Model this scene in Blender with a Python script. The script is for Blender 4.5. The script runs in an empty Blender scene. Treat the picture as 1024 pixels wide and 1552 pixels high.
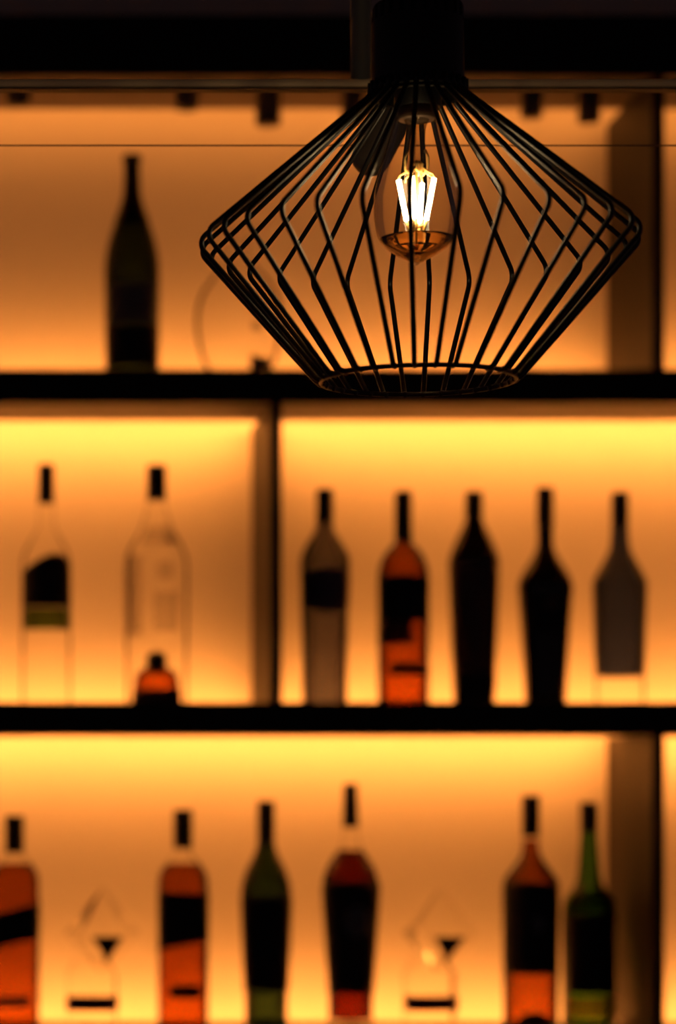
import bpy, bmesh, math
from mathutils import Vector, Matrix

S = bpy.context.scene
COL = S.collection
F = 3900.0            # focal length in pixels of the 1024x1552 frame
HY = 1182.0           # horizon row
CZ = 1.25             # camera height
PI = math.pi

# ------------------------------------------------------------------ helpers
def P(px, py, y):
    return Vector((px * y / F, y, CZ + (HY - py) * y / F))

def ss(e0, e1, x):
    t = max(0, min(1, (x - e0) / (e1 - e0)))
    return t * t * (3 - 2 * t)

def link(o, parent=None):
    COL.objects.link(o)
    if parent is not None:
        o.parent = parent
    return o

def obj(name, bm, mat, parent=None, smooth=False, loc=None):
    bmesh.ops.recalc_face_normals(bm, faces=bm.faces[:])
    me = bpy.data.meshes.new(name)
    bm.to_mesh(me)
    bm.free()
    for p in me.polygons:
        p.use_smooth = smooth
    me.materials.append(mat)
    o = bpy.data.objects.new(name, me)
    if loc is not None:
        o.location = loc
    return link(o, parent)

def tag(o, label=None, cat=None, group=None, kind=None):
    if label: o['label'] = label
    if cat: o['category'] = cat
    if group: o['group'] = group
    if kind: o['kind'] = kind
    return o

def empty(name, loc, label, cat, group=None, rotz=0.0):
    o = bpy.data.objects.new(name, None)
    o.empty_display_size = 0.03
    o.location = loc
    o.rotation_euler = (0, 0, rotz)
    link(o)
    return tag(o, label, cat, group)

def add_box(bm, x0, x1, y0, y1, z0, z1, bevel=0.0):
    r = bmesh.ops.create_cube(bm, size=1.0)
    vs = r['verts']
    for v in vs:
        v.co = Vector((x0 + (v.co.x + .5) * (x1 - x0), y0 + (v.co.y + .5) * (y1 - y0), z0 + (v.co.z + .5) * (z1 - z0)))
    if bevel:
        es = list({e for v in vs for e in v.link_edges})
        bmesh.ops.bevel(bm, geom=es, offset=bevel, segments=2, affect='EDGES', profile=.5)

def box(x0, x1, y0, y1, z0, z1, bevel=0.0):
    bm = bmesh.new()
    add_box(bm, x0, x1, y0, y1, z0, z1, bevel)
    return bm

def tube(bm, pts, r, seg=10, cap=True):
    pts = [Vector(p) for p in pts]
    rings = []
    n = len(pts)
    up = None
    for i, p in enumerate(pts):
        if i == 0: t = pts[1] - pts[0]
        elif i == n - 1: t = pts[-1] - pts[-2]
        else: t = (pts[i + 1] - p).normalized() + (p - pts[i - 1]).normalized()
        t.normalize()
        if up is None:
            a = Vector((0, 0, 1)) if abs(t.z) < .9 else Vector((1, 0, 0))
            up = (a - t * a.dot(t)).normalized()
        else:
            up = (up - t * up.dot(t)).normalized()
        b = t.cross(up)
        rr = r[i] if isinstance(r, (list, tuple)) else r
        rings.append([bm.verts.new(p + (up * math.cos(2 * PI * k / seg) + b * math.sin(2 * PI * k / seg)) * rr) for k in range(seg)])
    for i in range(n - 1):
        for k in range(seg):
            bm.faces.new((rings[i][k], rings[i][(k + 1) % seg], rings[i + 1][(k + 1) % seg], rings[i + 1][k]))
    if cap:
        bm.faces.new(rings[0])
        bm.faces.new(rings[-1])

def sect(theta, n):
    """radius factor of the cross section: a circle (n = 2) or a rounded square (n > 2)"""
    if n == 2: return 1.0
    c, s = abs(math.cos(theta)), abs(math.sin(theta))
    return (c ** n + s ** n) ** (-1.0 / n)

def smooth_profile(pts, sub=5):
    """Catmull-Rom through (z, r); a point written as (z, r, 's') is a sharp corner"""
    out = []
    N = len(pts)
    for i in range(N - 1):
        p1, p2 = pts[i], pts[i + 1]
        p0 = pts[i - 1] if i > 0 and len(p1) == 2 else p1
        p3 = pts[i + 2] if i + 2 < N and len(p2) == 2 else p2
        for k in range(sub):
            t = k / sub
            q = []
            for d in (0, 1):
                a, b, c, e = p0[d], p1[d], p2[d], p3[d]
                q.append(.5 * (2 * b + (c - a) * t + (2 * a - 5 * b + 4 * c - e) * t * t + (3 * b - a - 3 * c + e) * t ** 3))
            out.append((q[0], max(q[1], 1e-5)))
    out.append((pts[-1][0], max(pts[-1][1], 1e-5)))
    return out

def lathe(bm, prof, seg=48, n=2, phase=0.0, close=True, cx=0, cy=0):
    rings = []
    for z, r in prof:
        rings.append([bm.verts.new((cx + math.cos(a) * r * sect(a, n), cy + math.sin(a) * r * sect(a, n), z))
                      for a in [phase + 2 * PI * k / seg for k in range(seg)]])
    for i in range(len(rings) - 1):
        for k in range(seg):
            bm.faces.new((rings[i][k], rings[i][(k + 1) % seg], rings[i + 1][(k + 1) % seg], rings[i + 1][k]))
    if close:
        bm.faces.new(rings[0])
        bm.faces.new(rings[-1])

# ------------------------------------------------------------------ materials
def new_mat(name):
    m = bpy.data.materials.new(name)
    m.use_nodes = True
    nt = m.node_tree
    nt.nodes.clear()
    out = nt.nodes.new('ShaderNodeOutputMaterial')
    return m, nt, out

def solid(name, col, rough=.5, metal=0.0, spec=.5, noise=0.0, scale=40.0, bump=0.0):
    m, nt, out = new_mat(name)
    b = nt.nodes.new('ShaderNodeBsdfPrincipled')
    b.inputs['Base Color'].default_value = (*col, 1)
    b.inputs['Roughness'].default_value = rough
    b.inputs['Metallic'].default_value = metal
    b.inputs['Specular IOR Level'].default_value = spec
    if noise or bump:
        tc = nt.nodes.new('ShaderNodeTexCoord')
        nz = nt.nodes.new('ShaderNodeTexNoise')
        nz.inputs['Scale'].default_value = scale
        nz.inputs['Detail'].default_value = 4
        nt.links.new(tc.outputs['Object'], nz.inputs['Vector'])
        if noise:
            mx = nt.nodes.new('ShaderNodeMix')
            mx.data_type = 'RGBA'
            mx.inputs[6].default_value = (*[c * (1 - noise) for c in col], 1)
            mx.inputs[7].default_value = (*[min(1, c * (1 + noise)) for c in col], 1)
            nt.links.new(nz.outputs['Fac'], mx.inputs[0])
            nt.links.new(mx.outputs[2], b.inputs['Base Color'])
        if bump:
            bp = nt.nodes.new('ShaderNodeBump')
            bp.inputs['Strength'].default_value = bump
            bp.inputs['Distance'].default_value = .001
            nt.links.new(nz.outputs['Fac'], bp.inputs['Height'])
            nt.links.new(bp.outputs['Normal'], b.inputs['Normal'])
    nt.links.new(b.outputs[0], out.inputs[0])
    return m

def wood(name, dark, light, spec=.5):
    m, nt, out = new_mat(name)
    b = nt.nodes.new('ShaderNodeBsdfPrincipled')
    tc = nt.nodes.new('ShaderNodeTexCoord')
    mp = nt.nodes.new('ShaderNodeMapping')
    mp.inputs['Scale'].default_value = (1.5, 18, 18)
    nz = nt.nodes.new('ShaderNodeTexNoise')
    nz.inputs['Scale'].default_value = 3
    nz.inputs['Detail'].default_value = 6
    rp = nt.nodes.new('ShaderNodeValToRGB')
    rp.color_ramp.elements[0].color = (*dark, 1)
    rp.color_ramp.elements[1].color = (*light, 1)
    nt.links.new(tc.outputs['Object'], mp.inputs[0])
    nt.links.new(mp.outputs[0], nz.inputs['Vector'])
    nt.links.new(nz.outputs['Fac'], rp.inputs[0])
    nt.links.new(rp.outputs[0], b.inputs['Base Color'])
    b.inputs['Roughness'].default_value = .55
    b.inputs['Specular IOR Level'].default_value = spec
    nt.links.new(b.outputs[0], out.inputs[0])
    return m

def glass(name, tint=(.97, .97, .97), edge=None, ior=1.45, rough=.03, milk=0.0, milk_col=(.6, .6, .6), fmax=1.0):
    """thin-walled glass or a liquid surface: tinted see-through wall, darker where it is seen edge-on, Fresnel sheen"""
    m, nt, out = new_mat(name)
    tr = nt.nodes.new('ShaderNodeBsdfTransparent')
    if edge is None: edge = tuple(c * .6 for c in tint)
    lw = nt.nodes.new('ShaderNodeLayerWeight')
    lw.inputs['Blend'].default_value = .25
    mx = nt.nodes.new('ShaderNodeMix')
    mx.data_type = 'RGBA'
    mx.inputs[6].default_value = (*tint, 1)
    mx.inputs[7].default_value = (*edge, 1)
    nt.links.new(lw.outputs['Facing'], mx.inputs[0])
    nt.links.new(mx.outputs[2], tr.inputs[0])
    first = tr
    if milk:
        tl = nt.nodes.new('ShaderNodeBsdfTranslucent')
        tl.inputs[0].default_value = (*milk_col, 1)
        ms = nt.nodes.new('ShaderNodeMixShader')
        ms.inputs[0].default_value = milk
        nt.links.new(tr.outputs[0], ms.inputs[1])
        nt.links.new(tl.outputs[0], ms.inputs[2])
        first = ms
    gl = nt.nodes.new('ShaderNodeBsdfGlossy')
    gl.inputs['Roughness'].default_value = rough
    fr = nt.nodes.new('ShaderNodeFresnel')
    fr.inputs['IOR'].default_value = ior
    ms2 = nt.nodes.new('ShaderNodeMixShader')
    mn = nt.nodes.new('ShaderNodeMath')
    mn.operation = 'MINIMUM'
    mn.inputs[1].default_value = fmax
    nt.links.new(fr.outputs[0], mn.inputs[0])
    nt.links.new(mn.outputs[0], ms2.inputs[0])
    nt.links.new(first.outputs[0], ms2.inputs[1])
    nt.links.new(gl.outputs[0], ms2.inputs[2])
    nt.links.new(ms2.outputs[0], out.inputs[0])
    return m

def clear_solid(name, col, ior):
    m, nt, out = new_mat(name)
    g = nt.nodes.new('ShaderNodeBsdfGlass')
    g.inputs['Color'].default_value = (*col, 1)
    g.inputs['Roughness'].default_value = .03
    g.inputs['IOR'].default_value = ior
    nt.links.new(g.outputs[0], out.inputs[0])
    return m

def emit(name, col, strength):
    m, nt, out = new_mat(name)
    e = nt.nodes.new('ShaderNodeEmission')
    e.inputs[0].default_value = (*col, 1)
    e.inputs[1].default_value = strength
    nt.links.new(e.outputs[0], out.inputs[0])
    return m

LED = (1.0, .305, .05)
M = {
    'wall': solid('warm_white_panel', (.74, .70, .62), .75, noise=.03, scale=9),
    'plaster': solid('dark_plaster', (.20, .14, .14), .9, noise=.1, scale=6),
    'floorwood': wood('floor_boards', (.03, .02, .015), (.06, .04, .03)),
    'shelf': wood('dark_stained_board', (.13, .10, .08), (.21, .16, .13)),
    'upright': wood('dark_upright_board', (.018, .014, .011), (.034, .026, .021), .22),
    'black': solid('black_lacquer', (.004, .004, .004), .6, spec=.2),
    'led': emit('amber_led', LED, 42),
    'led_top': emit('amber_led_dim', LED, 11),
    'wire': solid('black_powder_coat', (.005, .0042, .0038), .38, spec=.32, noise=.15, scale=300),
    'capblack': solid('black_plastic', (.004, .004, .004), .5, spec=.2),
    'bronze': solid('bronze_metal', (.78, .60, .32), .5, metal=.0),
    'steel': solid('dark_steel', (.10, .10, .095), .5, metal=.1),
    'cable': solid('dark_cable', (.05, .035, .02), .6),
    'spot': solid('dark_spot_enamel', (.11, .085, .055), .6),
    'bulbglass': glass('bulb_glass', (.96, .94, .90), (.80, .68, .50), 1.25, .02, fmax=.6),
    'stem': glass('stem_glass', (.80, .77, .70), (.40, .34, .26), 1.45, .08, fmax=.3),
    'tipglass': clear_solid('thick_amber_glass', (.96, .88, .70), 1.45),
    'brass': solid('gold_wire', (.9, .58, .18), .35, metal=.35),
    'filament': emit('glowing_filament', (1.0, .70, .36), 65),
    'base': solid('dark_screw_base', (.07, .035, .012), .5, metal=.3),
    'clear': glass('clear_glass', (.985, .985, .98), (.95, .94, .92), 1.09),
    'etched': glass('etched_glass', (.90, .89, .88), (.7, .7, .7), 1.3, .3),
    'whisky': glass('amber_whisky', (.60, .29, .07), (.34, .12, .04), 1.3),
    'darkwhisky': glass('dark_red_liquor', (.36, .11, .04), (.2, .05, .02), 1.3),
    'brown_neck': glass('red_brown_liquor', (.58, .30, .10), (.3, .1, .03), 1.3),
    'greendark': glass('dark_green_glass', (.14, .22, .10), (.06, .10, .04), 1.45),
    'green': glass('green_glass', (.27, .52, .16), (.12, .25, .05), 1.45),
    'olive': glass('brown_green_glass', (.13, .18, .08), (.05, .07, .03), 1.45),
    'frost': glass('frosted_grey_glass', (.33, .34, .40), (.24, .24, .27), 1.4, .3, .12, (.5, .45, .4)),
    'frostdark': glass('frosted_dark_glass', (.18, .22, .36), (.13, .14, .2), 1.4, .3, .1, (.3, .26, .24)),
    'blackglass': solid('black_bottle_glass', (.004, .004, .005), .12, spec=.35),
    'brownblack': solid('brown_black_glass', (.010, .005, .005), .2, spec=.35),
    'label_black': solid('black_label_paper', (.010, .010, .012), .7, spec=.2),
    'label_blue': solid('blue_grey_label_paper', (.045, .045, .075), .7),
    'label_grey': solid('grey_label_paper', (.07, .075, .08), .7),
    'label_red': solid('dark_red_label_paper', (.06, .006, .006), .7),
    'label_brown': solid('brown_label_paper', (.045, .016, .014), .7),
    'label_green': glass('green_translucent_label', (.26, .34, .12), (.2, .26, .1), 1.2, .5),
    'olive_label': glass('olive_translucent_label', (.80, .48, .35), (.7, .4, .3), 1.2, .5),
    'cap': solid('black_cap', (.004, .004, .004), .5, spec=.25),
    'foil': solid('black_foil', (.005, .005, .006), .45, spec=.3),
}

# ------------------------------------------------------------------ the bar wall
YF, YR, YW = 3.55, 3.73, 3.82          # shelf front edge, shelf rear edge, wall
XL, XR = -.62, 1.62
K = YF / F
Z1T, Z1B = CZ + (HY - 559) * K, CZ + (HY - 611) * K
Z2T, Z2B = CZ + (HY - 1064) * K, CZ + (HY - 1114) * K
Z3T = .900; Z3B = .852
ZHB, ZHT = CZ + (HY - 114) * K, CZ + (HY - 22) * K

tag(obj('wall_back', box(-1.4, 2.4, YW, YW + .1, 0, 2.8), M['wall']), 'smooth warm white wall behind the back bar shelves', kind='structure')
tag(obj('ceiling', box(-1.4, 2.4, -.6, YW, 2.8, 2.88), M['plaster']), 'dark ceiling over the bar', kind='structure')
tag(obj('floor', box(-1.4, 2.4, -.6, YW, -.08, 0), M['floorwood']), 'dark boarded floor behind the bar', kind='structure')

def shelf(zb, zt, label, led):
    o = obj('bar_shelf', box(XL, XR, YF + .006, YR, zb, zt), M['shelf'])
    tag(o, label, 'shelf', 'long shelves of the back bar')
    obj('front_edge', box(XL, XR, YF, YF + .006, zb, zt, .0012), M['black'], o)
    zm = (zb + zt) / 2 - .009
    obj('led_strip', box(XL + .02, XR - .02, YR, YR + .006, zm - .008, zm + .008), M[led], o)
    return o
shelf(Z1B, Z1T, 'long dark shelf just below the wire lamp, carrying the wine bottle', 'led')
shelf(Z2B, Z2T, 'long dark middle shelf with a row of seven tall bottles', 'led')
shelf(Z3B, Z3T, 'long dark lowest shelf under the amber whisky bottles', 'led')

hb = obj('top_beam', box(XL, XR, YF + .006, YR, ZHB, ZHT), M['shelf'])
tag(hb, 'thick black beam across the top of the back bar', 'beam')
obj('front_edge', box(XL, XR, YF, YF + .006, ZHB, ZHT, .0012), M['black'], hb)
obj('top_board', box(XL, XR, YR, YW, ZHT - .012, ZHT), M['black'], hb)
obj('led_strip', box(XL + .02, XR - .02, YR, YR + .006, ZHB + .030, ZHB + .046), M['led_top'], hb)

def divider(x, zb, zt, label):
    o = obj('shelf_divider', box(x, x + .016, YF + .006, YW, zb, zt), M['upright'])
    tag(o, label, 'divider', 'upright dividers between the shelves')
    obj('front_edge', box(x, x + .016, YF, YF + .006, zb, zt), M['black'], o)
XM, XD = 409.5 * K, 989 * K
divider(XM, Z2T, Z1B, 'dark upright divider on the middle shelf, left of the grey frosted bottle')
divider(XD, Z1T, ZHB, 'dark upright divider on the top shelf, right behind the wire lamp')
divider(XD, Z3T, Z2B, 'dark upright divider on the lowest shelf, right beside the green bottle')
for x, side in ((XL - .02, 'left'), (XR, 'right')):
    o = obj('end_panel', box(x, x + .02, YF, YW, 0, ZHT), M['black'])
    tag(o, 'black end panel closing the %s end of the back bar' % side, 'panel', 'end panels of the back bar')

# dark fittings hanging under the top beam
for px, py, hw, lab in ((28, 160, 15, 'dark stubby fitting under the top beam, farthest left of the row'),
                        (283, 166, 15, 'short dark fitting under the top beam, above and right of the wine bottle'),
                        (406, 189, 16, 'long dark cylindrical fitting under the top beam, above the left slope of the lamp'),
                        (534, 184, 14, 'dark fitting under the top beam, just left of the black lamp cap'),
                        (805, 178, 14, 'dark fitting under the top beam, first to the right of the lamp cap'),
                        (892, 185, 14, 'dark fitting under the top beam, next to the right-hand divider')):
    y = 3.63
    p = P(px, py, y)
    r = 1.2 * hw * y / F
    o = empty('downlight', (p.x, y, ZHB), lab, 'light fitting', 'fittings under the top beam')
    L = ZHB - p.z
    bm = bmesh.new()
    lathe(bm, smooth_profile([(-L, r * .55, 's'), (-L, r * .92, 's'), (-L + .003, r), (-L * .4, r), (-.004, r, 's'), (0, r, 's')], 3), 32)
    obj('housing', bm, M['spot'], o, True)
    bm = bmesh.new()
    lathe(bm, [(-L + .0004, r * .5), (-L - .0008, r * .5)], 24)
    obj('lens', bm, M['cap'], o)

# ------------------------------------------------------------------ bottles
YB = 3.66
SB = YB / F
BASE = {1: HY - (Z1T - CZ) / SB, 2: HY - (Z2T - CZ) / SB, 3: HY - (Z3T - CZ) / SB}

class Bottle:
    def __init__(s, kind, cx, row, label, group=None, cat='bottle', n=2, y=YB):
        s.y = y
        s.s = y / F
        s.base = HY - ({1: Z1T, 2: Z2T, 3: Z3T}[row] - CZ) / s.s
        s.cx, s.n = cx, n
        z = {1: Z1T, 2: Z2T, 3: Z3T}[row]
        s.root = empty(kind, (cx * s.s, y, z), label, cat, group)
        s.phase = PI / 4 if n != 2 else 0
    def conv(s, pts):
        return [((s.base - p[0]) * s.s, p[1] * s.s) + tuple(p[2:]) for p in pts]
    def part(s, name, pts, mat, n=None, seg=56, parent=None, scale=1.0, lift=0.0, smooth=True):
        """pts: (row, half width in pixels), from the bottom up"""
        pr = [(z + lift, r * scale) for z, r in smooth_profile(s.conv(pts))]
        bm = bmesh.new()
        lathe(bm, pr, seg, s.n if n is None else n)
        o = obj(name, bm, mat, parent or s.root, smooth)
        return o
    def body(s, pts, mat, name='glass_body', **k):
        s.prof = smooth_profile(s.conv(pts))
        return s.part(name, pts, mat, **k)
    def rad(s, z):
        for (z0, r0), (z1, r1) in zip(s.prof, s.prof[1:]):
            if z0 <= z <= z1 and z1 > z0:
                return r0 + (r1 - r0) * (z - z0) / (z1 - z0)
        return s.prof[-1][1]
    def wrap(s, name, y0, y1, x0, x1, mat, off=.0007, slant=None, shape=None, parent=None, nu=28, nv=14):
        """a patch lying on the front of the body between pixel columns x0..x1 (relative to the centre, clipped at the outline) and rows y0 (top) to y1"""
        bm = bmesh.new()
        rows = []
        zref = (s.base - (y0 + y1) / 2) * s.s
        rr = s.rad(zref) * (1 if s.n == 2 else sect(PI / 2, s.n))
        lim = .995
        def ang(xpx):
            v = max(-lim, min(lim, xpx * s.s / (rr + off)))
            return math.asin(v)
        a0, a1 = ang(x0), ang(x1)
        for j in range(nv + 1):
            row = []
            for i in range(nu + 1):
                u = i / nu
                v = j / nv
                if shape: t, b = shape(u)
                else: t, b = 0, 1
                vv = t + (b - t) * v
                yy = y0 + (y1 - y0) * vv
                if slant: yy += slant * (u - .5)
                z = (s.base - yy) * s.s
                a = a0 + (a1 - a0) * u
                r = s.rad(z)
                th = a - PI / 2
                r = (r * sect(th, s.n)) + off
                row.append(bm.verts.new((math.cos(th) * r, math.sin(th) * r, z)))
            rows.append(row)
        for j in range(nv):
            for i in range(nu):
                bm.faces.new((rows[j][i], rows[j][i + 1], rows[j + 1][i + 1], rows[j + 1][i]))
        bmesh.ops.remove_doubles(bm, verts=bm.verts[:], dist=1e-6)
        o = obj(name, bm, mat, parent or s.root, True)
        md = o.modifiers.new('thickness', 'SOLIDIFY')
        md.thickness = .0004
        md.offset = 1
        return o
    def disc(s, name, x, y, rx, ry, mat, off=.0012):
        def sh(u):
            h = math.sqrt(max(0.0004, 1 - (2 * u - 1) ** 2)) / 2
            return .5 - h, .5 + h
        return s.wrap(name, y - ry, y + ry, x - rx, x + rx, mat, off, shape=sh)
    def cap(s, y0, y1, hw, mat='cap', name='cap', taper=1.0):
        """y0 top, y1 bottom"""
        return s.part(name, [(y1, hw * .9, 's'), (y1, hw, 's'), (y0 + 3, hw * taper), (y0, hw * .86 * taper, 's'), (y0, .5, 's')], M[mat], n=2)

# --- top shelf
b = Bottle('wine_bottle', 200, 1, 'dark wine bottle alone at the left of the top shelf')
g = [(b.base, 36, 's'), (b.base - 3, 40), (500, 41), (430, 42), (395, 41), (360, 34), (325, 22), (300, 14), (280, 12), (250, 11.5), (244, 13.5), (237, 13.5, 's'), (237, .5, 's')]
b.body(g, M['olive'])
b.part('neck_foil', [(335, 27.2, 's'), (322, 21.8), (300, 15), (280, 13), (250, 12.6), (244, 14.6), (236, 14.4, 's'), (236, .5, 's')], M['foil'])
b.wrap('label', 436, 496, -40, 40, M['label_grey'])
b.wrap('lower_label', 500, 560, -40, 40, M['label_black'])

b = Bottle('glass_decanter', 362, 1, 'faint round clear glass decanter on the top shelf behind the left wires', cat='decanter')
b.body([(b.base, 30, 's'), (b.base - 3, 36), (550, 54), (515, 64), (480, 66), (445, 58), (420, 40), (400, 22), (380, 15), (350, 14), (340, 18, 's'), (340, 16, 's')], M['clear'])
b.disc('emblem_or_refraction', 21, 505, 9, 9, M['etched'])
b.disc('dot', 21, 505, 4, 4, M['label_grey'], .002)
b = Bottle('bottle_stopper', 394, 1, 'small dark stopper lying on the top shelf in front of the clear decanter', cat='stopper', y=3.575)
bm = bmesh.new()
tube(bm, [(-.013, 0, .0125), (-.006, 0, .0125), (-.0055, 0, .0125), (.012, 0, .0125)], [.0122, .0122, .009, .008], 20)
obj('stopper_body', bm, M['cap'], b.root, True)

# --- middle shelf, left bay
b = Bottle('clear_spirit_bottle', 70, 2, 'clear bottle with dark slanted label and green band, leftmost on the middle shelf')
b.body([(b.base, 34, 's'), (b.base - 3, 37.5), (1000, 37.5), (880, 37.5), (845, 36), (820, 25), (800, 14), (780, 12), (765, 12), (758, 12, 's'), (758, .5, 's')], M['clear'])
b.cap(706, 763, 12.5)
b.wrap('label', 842, 922, -36, 37, M['label_black'], shape=lambda u: (.36 * max(0, 1 - u / .55) ** 1.15 + .4 * max(0, (u - .72) / .28) ** 2, 1))
b.wrap('lower_label', 923, 956, -36, 37, M['label_green'])

b = Bottle('clear_spirit_bottle', 237, 2, 'clear etched bottle with black cap and no label, behind the amber flask')
b.body([(b.base, 42, 's'), (b.base - 3, 46), (1000, 47), (900, 48), (850, 47), (825, 38), (805, 26), (785, 19), (765, 14), (756, 13, 's'), (756, .5, 's')], M['clear'])
b.cap(707, 758, 15)
b.disc('emblem_or_refraction', 9, 868, 13, 15, M['etched'])
b.wrap('etched_panel', 845, 965, -46, -24, M['etched'])
b.wrap('etched_band', 800, 828, -20, 24, M['etched'])
b.wrap('etched_emblem', 900, 960, -8, 30, M['etched'])

b = Bottle('amber_flask', 237, 2, 'small squat amber flask with round black stopper on the middle shelf', cat='flask', y=3.585)
bb = b.base
b.body([(bb, 36, 's'), (bb - 3, 38), (1050, 36.5), (1034, 34), (1022, 31), (1014, 22), (1008, 10), (1004, 9, 's'), (1004, .5, 's')], M['whisky'])
b.part('stopper', [(1019, 8, 's'), (1013, 14), (1003, 16), (993, 14), (987, 5), (986, .5)], M['cap'])
b.wrap('label', 1045, 1066, -36, 36, M['label_red'])

# --- middle shelf, right bay
b = Bottle('frosted_bottle', 492, 2, 'grey frosted bottle with dark blue label on the middle shelf beside the divider')
b.body([(b.base, 31, 's'), (b.base - 3, 33.5), (1000, 34), (930, 36), (870, 37.5), (845, 37), (825, 28), (808, 17), (795, 13), (770, 12), (746, 12, 's'), (746, .5, 's')], M['frost'])
b.cap(743, 792, 13, 'foil', 'neck_foil')
b.wrap('label', 862, 930, -36, 36, M['label_blue'], shape=lambda u: (.16 * (2 * u - 1) ** 2, 1 - .2 * (2 * u - 1) ** 2))

b = Bottle('liqueur_bottle', 611, 2, 'orange red liquor bottle with black neck, second right of the middle divider')
body = [(b.base, 35, 's'), (b.base - 3, 38.5), (1000, 38.5), (890, 38.5), (862, 37), (842, 30), (828, 19), (820, 12), (800, 11), (755, 11, 's'), (755, .5, 's')]
b.body(body, M['clear'], n=2)
b.part('liquid', [(b.base - 7, 33, 's'), (b.base - 8, 36.5), (1000, 37), (890, 37), (862, 35.5), (842, 29), (829, 18.5), (822, 12.5, 's'), (822, .5, 's')], M['whisky'])
b.cap(748, 822, 13, 'foil', 'neck_foil')
b.wrap('label', 874, 942, -37, 37, M['label_black'])
b.wrap('lower_label', 942, 978, -36, 8, M['label_red'])
b.wrap('strip_label', 1006, 1024, -24, 36, M['label_black'])

b = Bottle('dark_bottle', 718, 2, 'near-black bottle with sloping shoulders and faint reddish label, centre of the middle shelf')
b.body([(b.base, 29, 's'), (b.base - 3, 31), (1010, 33), (930, 36), (865, 38), (845, 37), (820, 28), (797, 17), (785, 13), (765, 12), (748, 12.5, 's'), (748, .5, 's')], M['brownblack'])
b.cap(746, 786, 13.5, 'foil', 'neck_foil')
b.wrap('label', 858, 1020, -30, 30, M['label_brown'])
b.wrap('lower_label', 1024, 1052, -30, 30, M['label_black'])

b = Bottle('dark_bottle', 826, 2, 'black bottle with broad shoulders tapering to a narrow foot on the middle shelf')
b.body([(b.base, 29, 's'), (b.base - 3, 31), (1020, 33), (950, 37), (900, 40.5), (884, 40.5), (866, 33), (848, 22), (832, 14), (815, 12), (760, 12), (744, 12, 's'), (744, .5, 's')], M['blackglass'])
b.cap(741, 800, 13, 'foil', 'neck_foil')
b.wrap('label', 905, 960, -30, 30, M['label_black'])
b.disc('emblem_or_refraction', 2, 918, 12, 10, M['label_brown'])

b = Bottle('frosted_bottle', 939, 2, 'dark grey frosted bottle with clear foot, farthest right on the middle shelf')
body = [(b.base, 34, 's'), (b.base - 3, 36.5), (1020, 37), (940, 39), (895, 40.5), (880, 39.5), (860, 30), (840, 19), (826, 14.5), (800, 12.5), (750, 12, 's'), (750, .5, 's')]
b.body(body, M['clear'])
b.part('frosted_coat', [(1026, 37.6, 's'), (940, 39.6), (895, 41.1), (880, 40.1), (860, 30.6), (840, 19.6), (826, 15), (800, 13, 's'), (800, .5, 's')], M['frostdark'])
b.cap(748, 800, 13.2, 'foil', 'neck_foil')

# --- lowest shelf
WH = 'square whisky bottles with slanted labels'
def square_whisky(cx, label, slant, y0, y1, strip, strip_mat, dx=0):
    b = Bottle('whisky_bottle', cx, 3, label, WH, n=4.5)
    hw = 37.5
    b.body([(b.base, hw - 3, 's'), (b.base - 3, hw), (1450, hw), (1350, hw), (1325, hw - 2), (1312, hw - 9), (1303, 22), (1296, 14), (1285, 12), (1245, 11, 's'), (1245, .5, 's')], M['clear'])
    b.part('liquid', [(b.base - 7, hw - 4, 's'), (b.base - 8, hw - 1.5), (1450, hw - 1.5), (1350, hw - 1.5), (1327, hw - 3.5), (1314, hw - 10), (1308, 22, 's'), (1308, .5, 's')], M['whisky'])
    b.wrap('label', y0, y1, -hw, hw, M['label_black'], slant=slant[0], shape=lambda u: (0, 1 + (slant[1] - slant[0]) * (u - .5) / (y1 - y0)))
    b.wrap('strip_label', strip[2], strip[3], strip[0], strip[1], M[strip_mat])
    return b
b = square_whisky(22, 'amber whisky bottle cut by the left edge, with a steeply slanted black label', (-30, -26), 1376, 1428, (-22, 20, 1507, 1523), 'label_grey')
b.cap(1238, 1293, 14.5)
b = square_whisky(277, 'amber whisky bottle with slanted black label, left beside the dark green bottle', (4, -22), 1352, 1430, (-20, 20, 1490, 1510), 'label_black')
b.cap(1229, 1286, 14.5)

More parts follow.
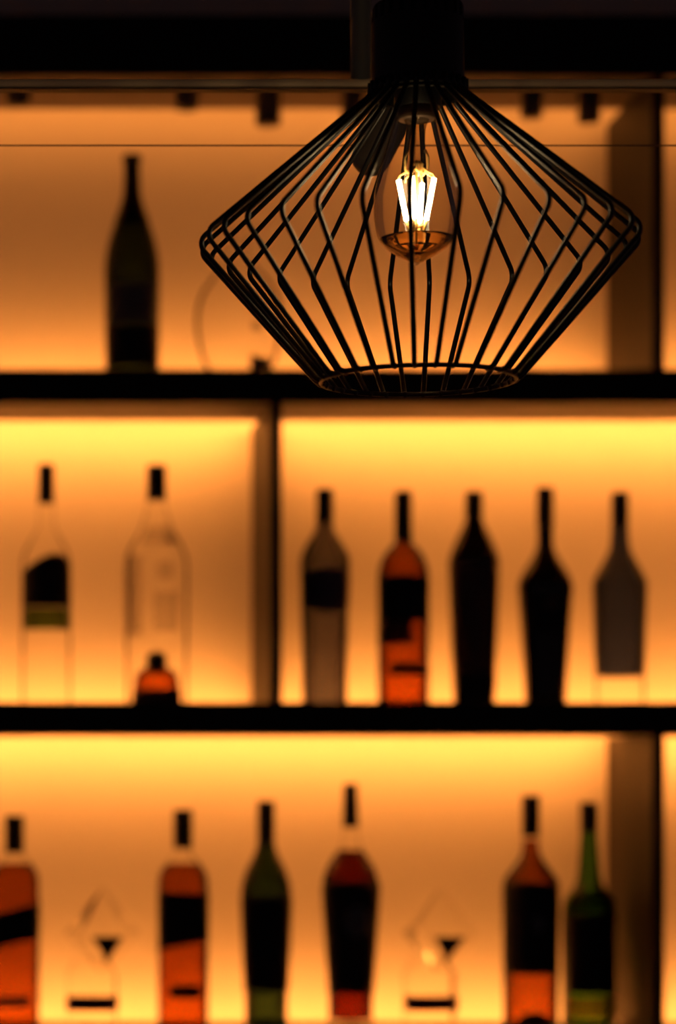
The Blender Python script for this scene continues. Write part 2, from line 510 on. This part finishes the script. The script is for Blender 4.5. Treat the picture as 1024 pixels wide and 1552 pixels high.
CG = 'clear faceted bottles with dark red band'
def clear_faceted(cx, label):
    b = Bottle('faceted_bottle', cx, 3, label, CG)
    bs = b.base
    b.prof = smooth_profile(b.conv([(bs, 36, 's'), (1420, 40, 's'), (1345, 6, 's')]), 1)
    b.prof = smooth_profile(b.conv([(bs, 38, 's'), (1445, 38, 's')]), 1)
    b.n = 6
    b.part('glass_body', [(bs, 35, 's'), (bs - 4, 37.5, 's'), (1475, 37.5, 's'), (1455, 26, 's'), (1452, 14, 's')], M['clear'], smooth=False)
    b.wrap('label', 1506, 1530, -38, 38, M['label_red'])
    # faceted crystal head: a six-sided double pyramid standing off-centre on the body
    hx, hr = 17, 58
    def q(a, y, rad): return Vector(((hx + math.cos(a) * rad) * b.s, math.sin(a) * rad * b.s, (b.base - y) * b.s))
    bm = bmesh.new()
    eq = [bm.verts.new(q(PI / 3 * k, 1415, hr)) for k in range(6)]
    lo = [bm.verts.new(q(PI / 3 * k, 1470, 9)) for k in range(6)]
    top = bm.verts.new(q(0, 1344, 0))
    for k in range(6):
        bm.faces.new((eq[k], eq[(k + 1) % 6], top))
        bm.faces.new((eq[(k + 1) % 6], eq[k], lo[k], lo[(k + 1) % 6]))
    bm.faces.new(lo)
    head = obj('crystal_head', bm, M['clear'], b.root, False)
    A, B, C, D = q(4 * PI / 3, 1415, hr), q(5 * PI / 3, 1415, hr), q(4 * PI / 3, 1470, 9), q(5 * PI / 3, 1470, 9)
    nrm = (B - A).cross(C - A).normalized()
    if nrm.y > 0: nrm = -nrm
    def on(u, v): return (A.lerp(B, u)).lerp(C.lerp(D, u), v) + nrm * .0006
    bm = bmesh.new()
    f = bm.faces.new([bm.verts.new(p) for p in (on(.16, .02), on(1.0, .02), on(.96, .2), on(.66, .84), on(.45, .5))])  # black patch painted on the front facet for dark refraction in the glass
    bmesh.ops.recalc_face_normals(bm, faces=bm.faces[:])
    o = obj('emblem_or_refraction', bm, M['label_black'], head, False)
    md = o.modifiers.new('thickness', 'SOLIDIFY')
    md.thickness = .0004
    return b
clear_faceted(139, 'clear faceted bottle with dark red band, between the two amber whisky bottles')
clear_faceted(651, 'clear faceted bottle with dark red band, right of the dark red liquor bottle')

b = Bottle('green_bottle', 403, 3, 'dark green bottle with black label and black neck on the lowest shelf', n=2)
b.body([(b.base, 30, 's'), (b.base - 3, 32), (1510, 32.5), (1430, 36), (1370, 38), (1345, 37.5), (1320, 31), (1300, 21), (1285, 15), (1270, 13), (1222, 12.5, 's'), (1222, .5, 's')], M['greendark'])
b.cap(1216, 1278, 13.5, 'foil', 'neck_foil')
b.wrap('label', 1358, 1500, -38, 38, M['label_black'])
b.wrap('foot_label', 1541, 1553, -32, 32, M['label_black'])

b = Bottle('liqueur_bottle', 531, 3, 'tall dark red liquor bottle with large black label on the lowest shelf')
b.body([(b.base, 31, 's'), (b.base - 3, 33), (1510, 33.5), (1430, 38), (1360, 43), (1340, 43), (1318, 37), (1300, 27), (1286, 17), (1275, 13), (1255, 11), (1200, 10.5, 's'), (1200, .5, 's')], M['clear'])
b.part('liquid', [(b.base - 12, 29, 's'), (b.base - 13, 31.5), (1510, 32.3), (1430, 36.8), (1360, 41.8), (1340, 41.8), (1318, 35.8), (1300, 25.8), (1288, 16, 's'), (1288, .5, 's')], M['darkwhisky'])
b.cap(1190, 1254, 12.5, taper=.86)
b.wrap('label', 1335, 1504, -42, 42, M['label_black'])
b.disc('emblem_or_refraction', 4, 1395, 20, 24, M['label_grey'])

b = Bottle('whisky_bottle', 804, 3, 'red brown whisky bottle with large black label, overlapping the green bottle')
b.body([(b.base, 38, 's'), (b.base - 3, 41), (1480, 41.5), (1400, 42.5), (1350, 42.5), (1333, 40), (1316, 28), (1300, 17), (1285, 12.5), (1260, 11.5), (1215, 11, 's'), (1215, .5, 's')], M['clear'])
b.part('liquid', [(b.base - 7, 36, 's'), (b.base - 8, 39.5), (1480, 40.2), (1400, 41.2), (1350, 41.2), (1333, 38.7), (1316, 26.7), (1300, 15.7), (1285, 11.5), (1272, 10.5, 's'), (1272, .5, 's')], M['brown_neck'])
b.cap(1207, 1268, 13.5)
b.wrap('label', 1336, 1474, -40, 32, M['label_black'])
b.disc('label_crest', 2, 1398, 9, 13, M['label_grey'], .0016)
b.wrap('round_emblem', 1530, 1554, -28, 24, M['label_brown'], shape=lambda u: (.98 - .98 * math.sqrt(max(0, 1 - (2 * u - 1) ** 2)), 1))

b = Bottle('green_bottle', 892, 3, 'bright green necked bottle with black label beside the right divider, lowest shelf', y=3.70)
b.body([(b.base, 36, 's'), (b.base - 3, 39.5), (1500, 40), (1400, 40.5), (1372, 39.5), (1356, 33), (1343, 22), (1325, 17.5), (1300, 15.5), (1262, 13), (1222, 12, 's'), (1222, .5, 's')], M['green'])
b.cap(1217, 1262, 13.5)
b.wrap('label', 1382, 1504, -36, 33, M['label_black'])
b.wrap('shoulder_label', 1346, 1381, -39, 39, M['label_green'])
b.wrap('foot_label', 1543, 1553, -39, 39, M['label_black'])
b.wrap('olive_band', 1508, 1541, -39, 39, M['olive_label'])

# ------------------------------------------------------------------ hanging rail, post, spotlight, cable
YRAIL = 1.985
zr = P(0, 129, YRAIL).z
rail = empty('hanging_rail', (0, YRAIL, zr), 'bronze horizontal rail crossing behind the black lamp cap', 'rail')
def loc_obj(name, bm, mat, root, smooth=False):
    bmesh.ops.translate(bm, verts=bm.verts[:], vec=-Vector(root.location))
    return obj(name, bm, mat, root, smooth)
h = 6.3 * YRAIL / F
bm = bmesh.new()
add_box(bm, -.42, 1.0, YRAIL - .008, YRAIL + .008, zr - h, zr + h, .0025)
loc_obj('bar', bm, M['bronze'], rail, False)
loc_obj('lower_lip', box(-.42, 1.0, YRAIL - .006, YRAIL + .006, zr - h - .0012, zr - h + .0002), M['cable'], rail)
px0 = P(546, 0, YRAIL + .003).x
for x in (-.40, px0, .98):
    bm = bmesh.new()
    tube(bm, [(x, YRAIL, zr + h - .001), (x, YRAIL, 2.8)], .0080, 24)
    loc_obj('post', bm, M['steel'], rail, True)
for x in (-.40, .98):
    bm = bmesh.new()
    tube(bm, [(x, YRAIL, zr - h), (x, YRAIL, zr - .062)], .004, 16)
    loc_obj('cable_post', bm, M['steel'], rail, True)
zc = P(0, 220.5, YRAIL).z
bm = bmesh.new()
tube(bm, [(-.404, YRAIL, zc), (.984, YRAIL, zc)], .00062, 8)
loc_obj('stay_wire', bm, M['cable'], rail, True)

ys = 1.94
a = P(562, 238, ys); c = P(604, 158, ys)
t = P(610, 136, ys)
sp = empty('spotlight', P(610, 135, YRAIL), 'dark tilted spotlight head below the rail, seen behind the lit bulb', 'spotlight')
d = (c - a).normalized()
r = 30 * ys / F
pts, rr = [], []
for k in range(9):
    q = k / 8 * PI / 2
    pts.append(a - d * r * math.cos(q) * .95); rr.append(max(.0004, r * math.sin(q)))
L = (c - a).length
pts += [a + d * L * .5, a + d * L]; rr += [r * 1.02, r]
for k in range(1, 6):
    q = k / 5 * PI / 2
    pts.append(c + d * r * .6 * math.sin(q)); rr.append(max(.0004, r * math.cos(q)))
bm = bmesh.new(); tube(bm, pts, rr, 32)
loc_obj('lamp_head', bm, M['spot'], sp, True)
bm = bmesh.new(); tube(bm, [c, P(610, 140, (ys + YRAIL) / 2), P(612, 134, YRAIL - .008)], .004, 14)
loc_obj('bracket', bm, M['spot'], sp, True)

# ------------------------------------------------------------------ pendant lamp
YL = 1.705
SL = YL / F
LX = 633 * SL
def zl(py): return CZ + (HY - py) * SL
zcb, zct = zl(147), zl(7)
lamp = empty('pendant_lamp', (LX, YL, zct), 'black wire cage pendant lamp with lit bulb hanging in front', 'lamp')
def lp(z): return z - zct
RC = .0303
# cap with vent slots cut as fluted grooves near its top
bm = bmesh.new()
seg = 96
prof = [(lp(zcb), RC - .0035), (lp(zcb), RC), (lp(zcb) + .001, RC + .0003), (lp(zl(80)), RC), (lp(zl(34)), RC - .0004), (lp(zl(33)), RC - .0004), (lp(zl(14)), RC - .0006), (lp(zl(13)), RC - .0006), (lp(zl(9)), RC - .0014), (lp(zl(5)), RC - .006), (lp(zl(3)), RC * .45), (lp(zl(2)), .010)]
rings = []
for z, r in prof:
    ring = []
    for k in range(seg):
        an = 2 * PI * k / seg
        groove = (k % 4 == 0) and lp(zl(33)) - 1e-6 <= z <= lp(zl(14)) + 1e-6
        q = r - (.0024 if groove else 0)
        ring.append(bm.verts.new((math.cos(an) * q, math.sin(an) * q, z)))
    rings.append(ring)
# inside wall
for z, r in ((lp(zl(40)), RC - .0035), (lp(zl(40)), .016)):
    rings.insert(0, [bm.verts.new((math.cos(2 * PI * k / seg) * r, math.sin(2 * PI * k / seg) * r, z)) for k in range(seg)])
for i in range(len(rings) - 1):
    for k in range(seg):
        bm.faces.new((rings[i][k], rings[i][(k + 1) % seg], rings[i + 1][(k + 1) % seg], rings[i + 1][k]))
cap = obj('lamp_cap', bm, M['capblack'], lamp, False)
bm = bmesh.new()
lathe(bm, [(lp(zl(4)), .0105), (lp(zl(-14)), .0095), (lp(zl(-20)), .006)], 32)
obj('cord_grip', bm, M['capblack'], lamp, True)
bm = bmesh.new()
tube(bm, [(0, 0, lp(zl(-18))), (0, 0, 2.79 - zct)], .0033, 14)
obj('cord', bm, M['capblack'], lamp, True)
bm = bmesh.new()
lathe(bm, smooth_profile([(2.775 - zct, .008, 's'), (2.778 - zct, .045), (2.8 - zct, .05, 's')], 4), 40)
obj('ceiling_rose', bm, M['capblack'], lamp, True)
# socket inside the cap
bm = bmesh.new()
lathe(bm, [(lp(zl(164)), .0135), (lp(zl(164)), .0155), (lp(zl(60)), .0165), (lp(zl(38)), .0165)], 40)
obj('lamp_holder', bm, M['capblack'], lamp, True)

RW, RE, RB = .00175, .1465, .0670
NW = 31
def arc_corner(p0, p1, p2, rad, n=7):
    a = (p0 - p1).normalized(); b = (p2 - p1).normalized()
    ang = a.angle(b)
    t = rad / math.tan(ang / 2)
    s, e = p1 + a * t, p1 + b * t
    cc = p1 + (a + b).normalized() * (rad / math.sin(ang / 2))
    out = []
    va, vb = s - cc, e - cc
    tot = va.angle(vb)
    for k in range(n + 1):
        f = k / n
        v = (va * math.sin((1 - f) * tot) + vb * math.sin(f * tot)) / math.sin(tot)
        out.append(cc + v)
    return out
def prof_wire():
    p_top2 = Vector((RC + .0012, 0, lp(zl(126))))
    p_top = Vector((RC + .0012, 0, lp(zl(145))))
    p_eq = Vector((RE, 0, lp(zl(366))))
    p_bot = Vector((RB, 0, lp(zl(574))))
    p_end = Vector((RB - .010, 0, lp(zl(580))))
    pts = [p_top2] + arc_corner(p_top2, p_top, p_eq, .006, 4) + arc_corner(p_top, p_eq, p_bot, .008, 8)
    pts += arc_corner(p_eq, p_bot, p_end, .003, 5)
    pts.append(p_bot + (p_end - p_bot).normalized() * .006)
    return pts
PW = prof_wire()
ph0 = math.atan2(-YL, -LX) - .006           # one wire points towards the viewer
me0 = None
for k in range(NW):
    an = ph0 + 2 * PI * k / NW + .010 * math.sin(k * 2.3) + .0115 - .0385 * math.cos(2 * PI * k / NW)
    if me0 is None:
        bm = bmesh.new()
        tube(bm, PW, RW, 12)
        o = obj('cage_wire', bm, M['wire'], lamp, True)
        me0 = o
    else:
        o = me0.copy()
        COL.objects.link(o)
        o.parent = lamp
    o.rotation_euler = (0, 0, an)
def ring_obj(name, R, z, r, mat):
    bm = bmesh.new()
    N = 96
    rings = []
    for k in range(N):
        an = 2 * PI * k / N
        rings.append([bm.verts.new(((R + r * math.cos(q)) * math.cos(an), (R + r * math.cos(q)) * math.sin(an), z + r * math.sin(q))) for q in [2 * PI * j / 12 for j in range(12)]])
    for k in range(N):
        A, B = rings[k], rings[(k + 1) % N]
        for j in range(12):
            bm.faces.new((A[j], A[(j + 1) % 12], B[(j + 1) % 12], B[j]))
    return obj(name, bm, mat, lamp, True)
ring_obj('cage_ring', RB - .0032, lp(zl(574)) - .001, .0017, M['wire'])
ring_obj('collar_ring', RC + .0002, lp(zl(139)), .0014, M['wire'])

# bulb
bx = (631 - 633) * SL
def bl(pts): return [(lp(zl(p[0])), p[1] * SL) + tuple(p[2:]) for p in pts]
bm = bmesh.new()
lathe(bm, smooth_profile(bl([(402, 1.5), (399, 5), (394, 15), (385, 32), (373, 48), (358, 58.5), (338, 63), (315, 64.5), (290, 63), (265, 57), (240, 49.5), (215, 42), (195, 36), (178, 32), (165, 30, 's'), (160, 27, 's')]), 6), 72, cx=bx)
bulb = obj('light_bulb', bm, M['bulbglass'], lamp, True)
bulb['label'] = 'lit clear glass filament bulb'
# thick glass at the bottom of the bulb
bm = bmesh.new()
lathe(bm, smooth_profile(bl([(397, 2), (393.5, 14), (384.5, 30.5), (373, 46), (361, 55.5, 's'), (363, 52, 's'), (374, 36), (383, 18), (386, 1)]), 6), 72, cx=bx)
obj('thick_glass_tip', bm, M['tipglass'], bulb, True)
# glass stem with flare
bm = bmesh.new()
lathe(bm, smooth_profile(bl([(262, 5), (250, 9), (235, 11), (215, 12.5), (195, 14), (182, 19), (174, 25, 's'), (172, 25, 's')]), 5), 36, cx=bx)
obj('stem', bm, M['stem'], bulb, True)
bm = bmesh.new()
lathe(bm, smooth_profile(bl([(182, 27, 's'), (176, 29), (166, 29), (150, 27, 's'), (120, 27, 's')]), 4), 40, cx=bx)
obj('screw_base', bm, M['base'], bulb, True)
# gold cluster and support wires
bm = bmesh.new()
def bp(ang, r, py):
    v = Vector((LX, YL, 0)); vd = Vector((-LX, -YL, 0)).normalized()
    side = Vector((-vd.y, vd.x, 0))
    a = math.radians(ang)
    return Vector((bx, 0, lp(zl(py)))) + (vd * math.cos(a) + side * math.sin(a)) * (r * SL)
ANG = [-84, -14, 76, 162, 118, -140]
for k, an in enumerate(ANG):
    tube(bm, [bp(an, 6, 252), bp(an, 18, 262), bp(an, 26, 266), bp(an, 27, 272)], 1.7 * SL, 8)
for k in range(5):
    an = k * 72
    tube(bm, [bp(an, 3, 246), bp(an, 9, 251), bp(an, 7, 258), bp(an + 30, 11, 263)], 3.0 * SL, 8)
for an in (-78, 80):
    tube(bm, [bp(an, 8, 268), bp(an, 17, 258), bp(an, 18, 240), bp(an, 13, 228)], 2.0 * SL, 8)
tube(bm, [bp(0, 2, 244), bp(0, 2, 372)], 1.6 * SL, 8)
for an in ANG:
    tube(bm, [bp(an, 15, 334), bp(an, 13, 346), bp(an, 11, 358)], 2.0 * SL, 8)
    tube(bm, [bp(an, 14, 341), bp(an, 2, 345)], 1.4 * SL, 8)
obj('support_wire', bm, M['brass'], bulb, True)
for an in ANG[:4]:
    bm = bmesh.new()
    tube(bm, [bp(an, 27, 273), bp(an, 15, 334)], 3.5 * SL, 14)
    obj('filament', bm, M['filament'], bulb, True)

# ------------------------------------------------------------------ world, camera
w = bpy.data.worlds.new('dim_room')
S.world = w
w.use_nodes = True
w.node_tree.nodes['Background'].inputs[0].default_value = (1.0, .58, .66, 1)
w.node_tree.nodes['Background'].inputs[1].default_value = .030

cam = bpy.data.cameras.new('camera')
co = bpy.data.objects.new('camera', cam)
COL.objects.link(co)
co.location = (0, 0, CZ)
co.rotation_euler = (PI / 2, 0, 0)
cam.sensor_fit = 'VERTICAL'
cam.sensor_height = 36
cam.lens = 36 * F / 1552
cam.shift_x = 512 / 1552
cam.shift_y = (HY - 776) / 1552
cam.clip_start = .05
cam.dof.use_dof = True
cam.dof.focus_distance = 1.80
cam.dof.aperture_fstop = 4.9
S.camera = co

S.view_settings.view_transform = 'Standard'
S.view_settings.look = 'None'
S.view_settings.gamma = 1
S.view_settings.use_curve_mapping = False
S.view_settings.exposure = 0
S.cycles.max_bounces = 10
S.cycles.diffuse_bounces = 4
S.cycles.transparent_max_bounces = 40
S.cycles.sample_clamp_indirect = 6
S.cycles.caustics_reflective = False
S.cycles.caustics_refractive = False
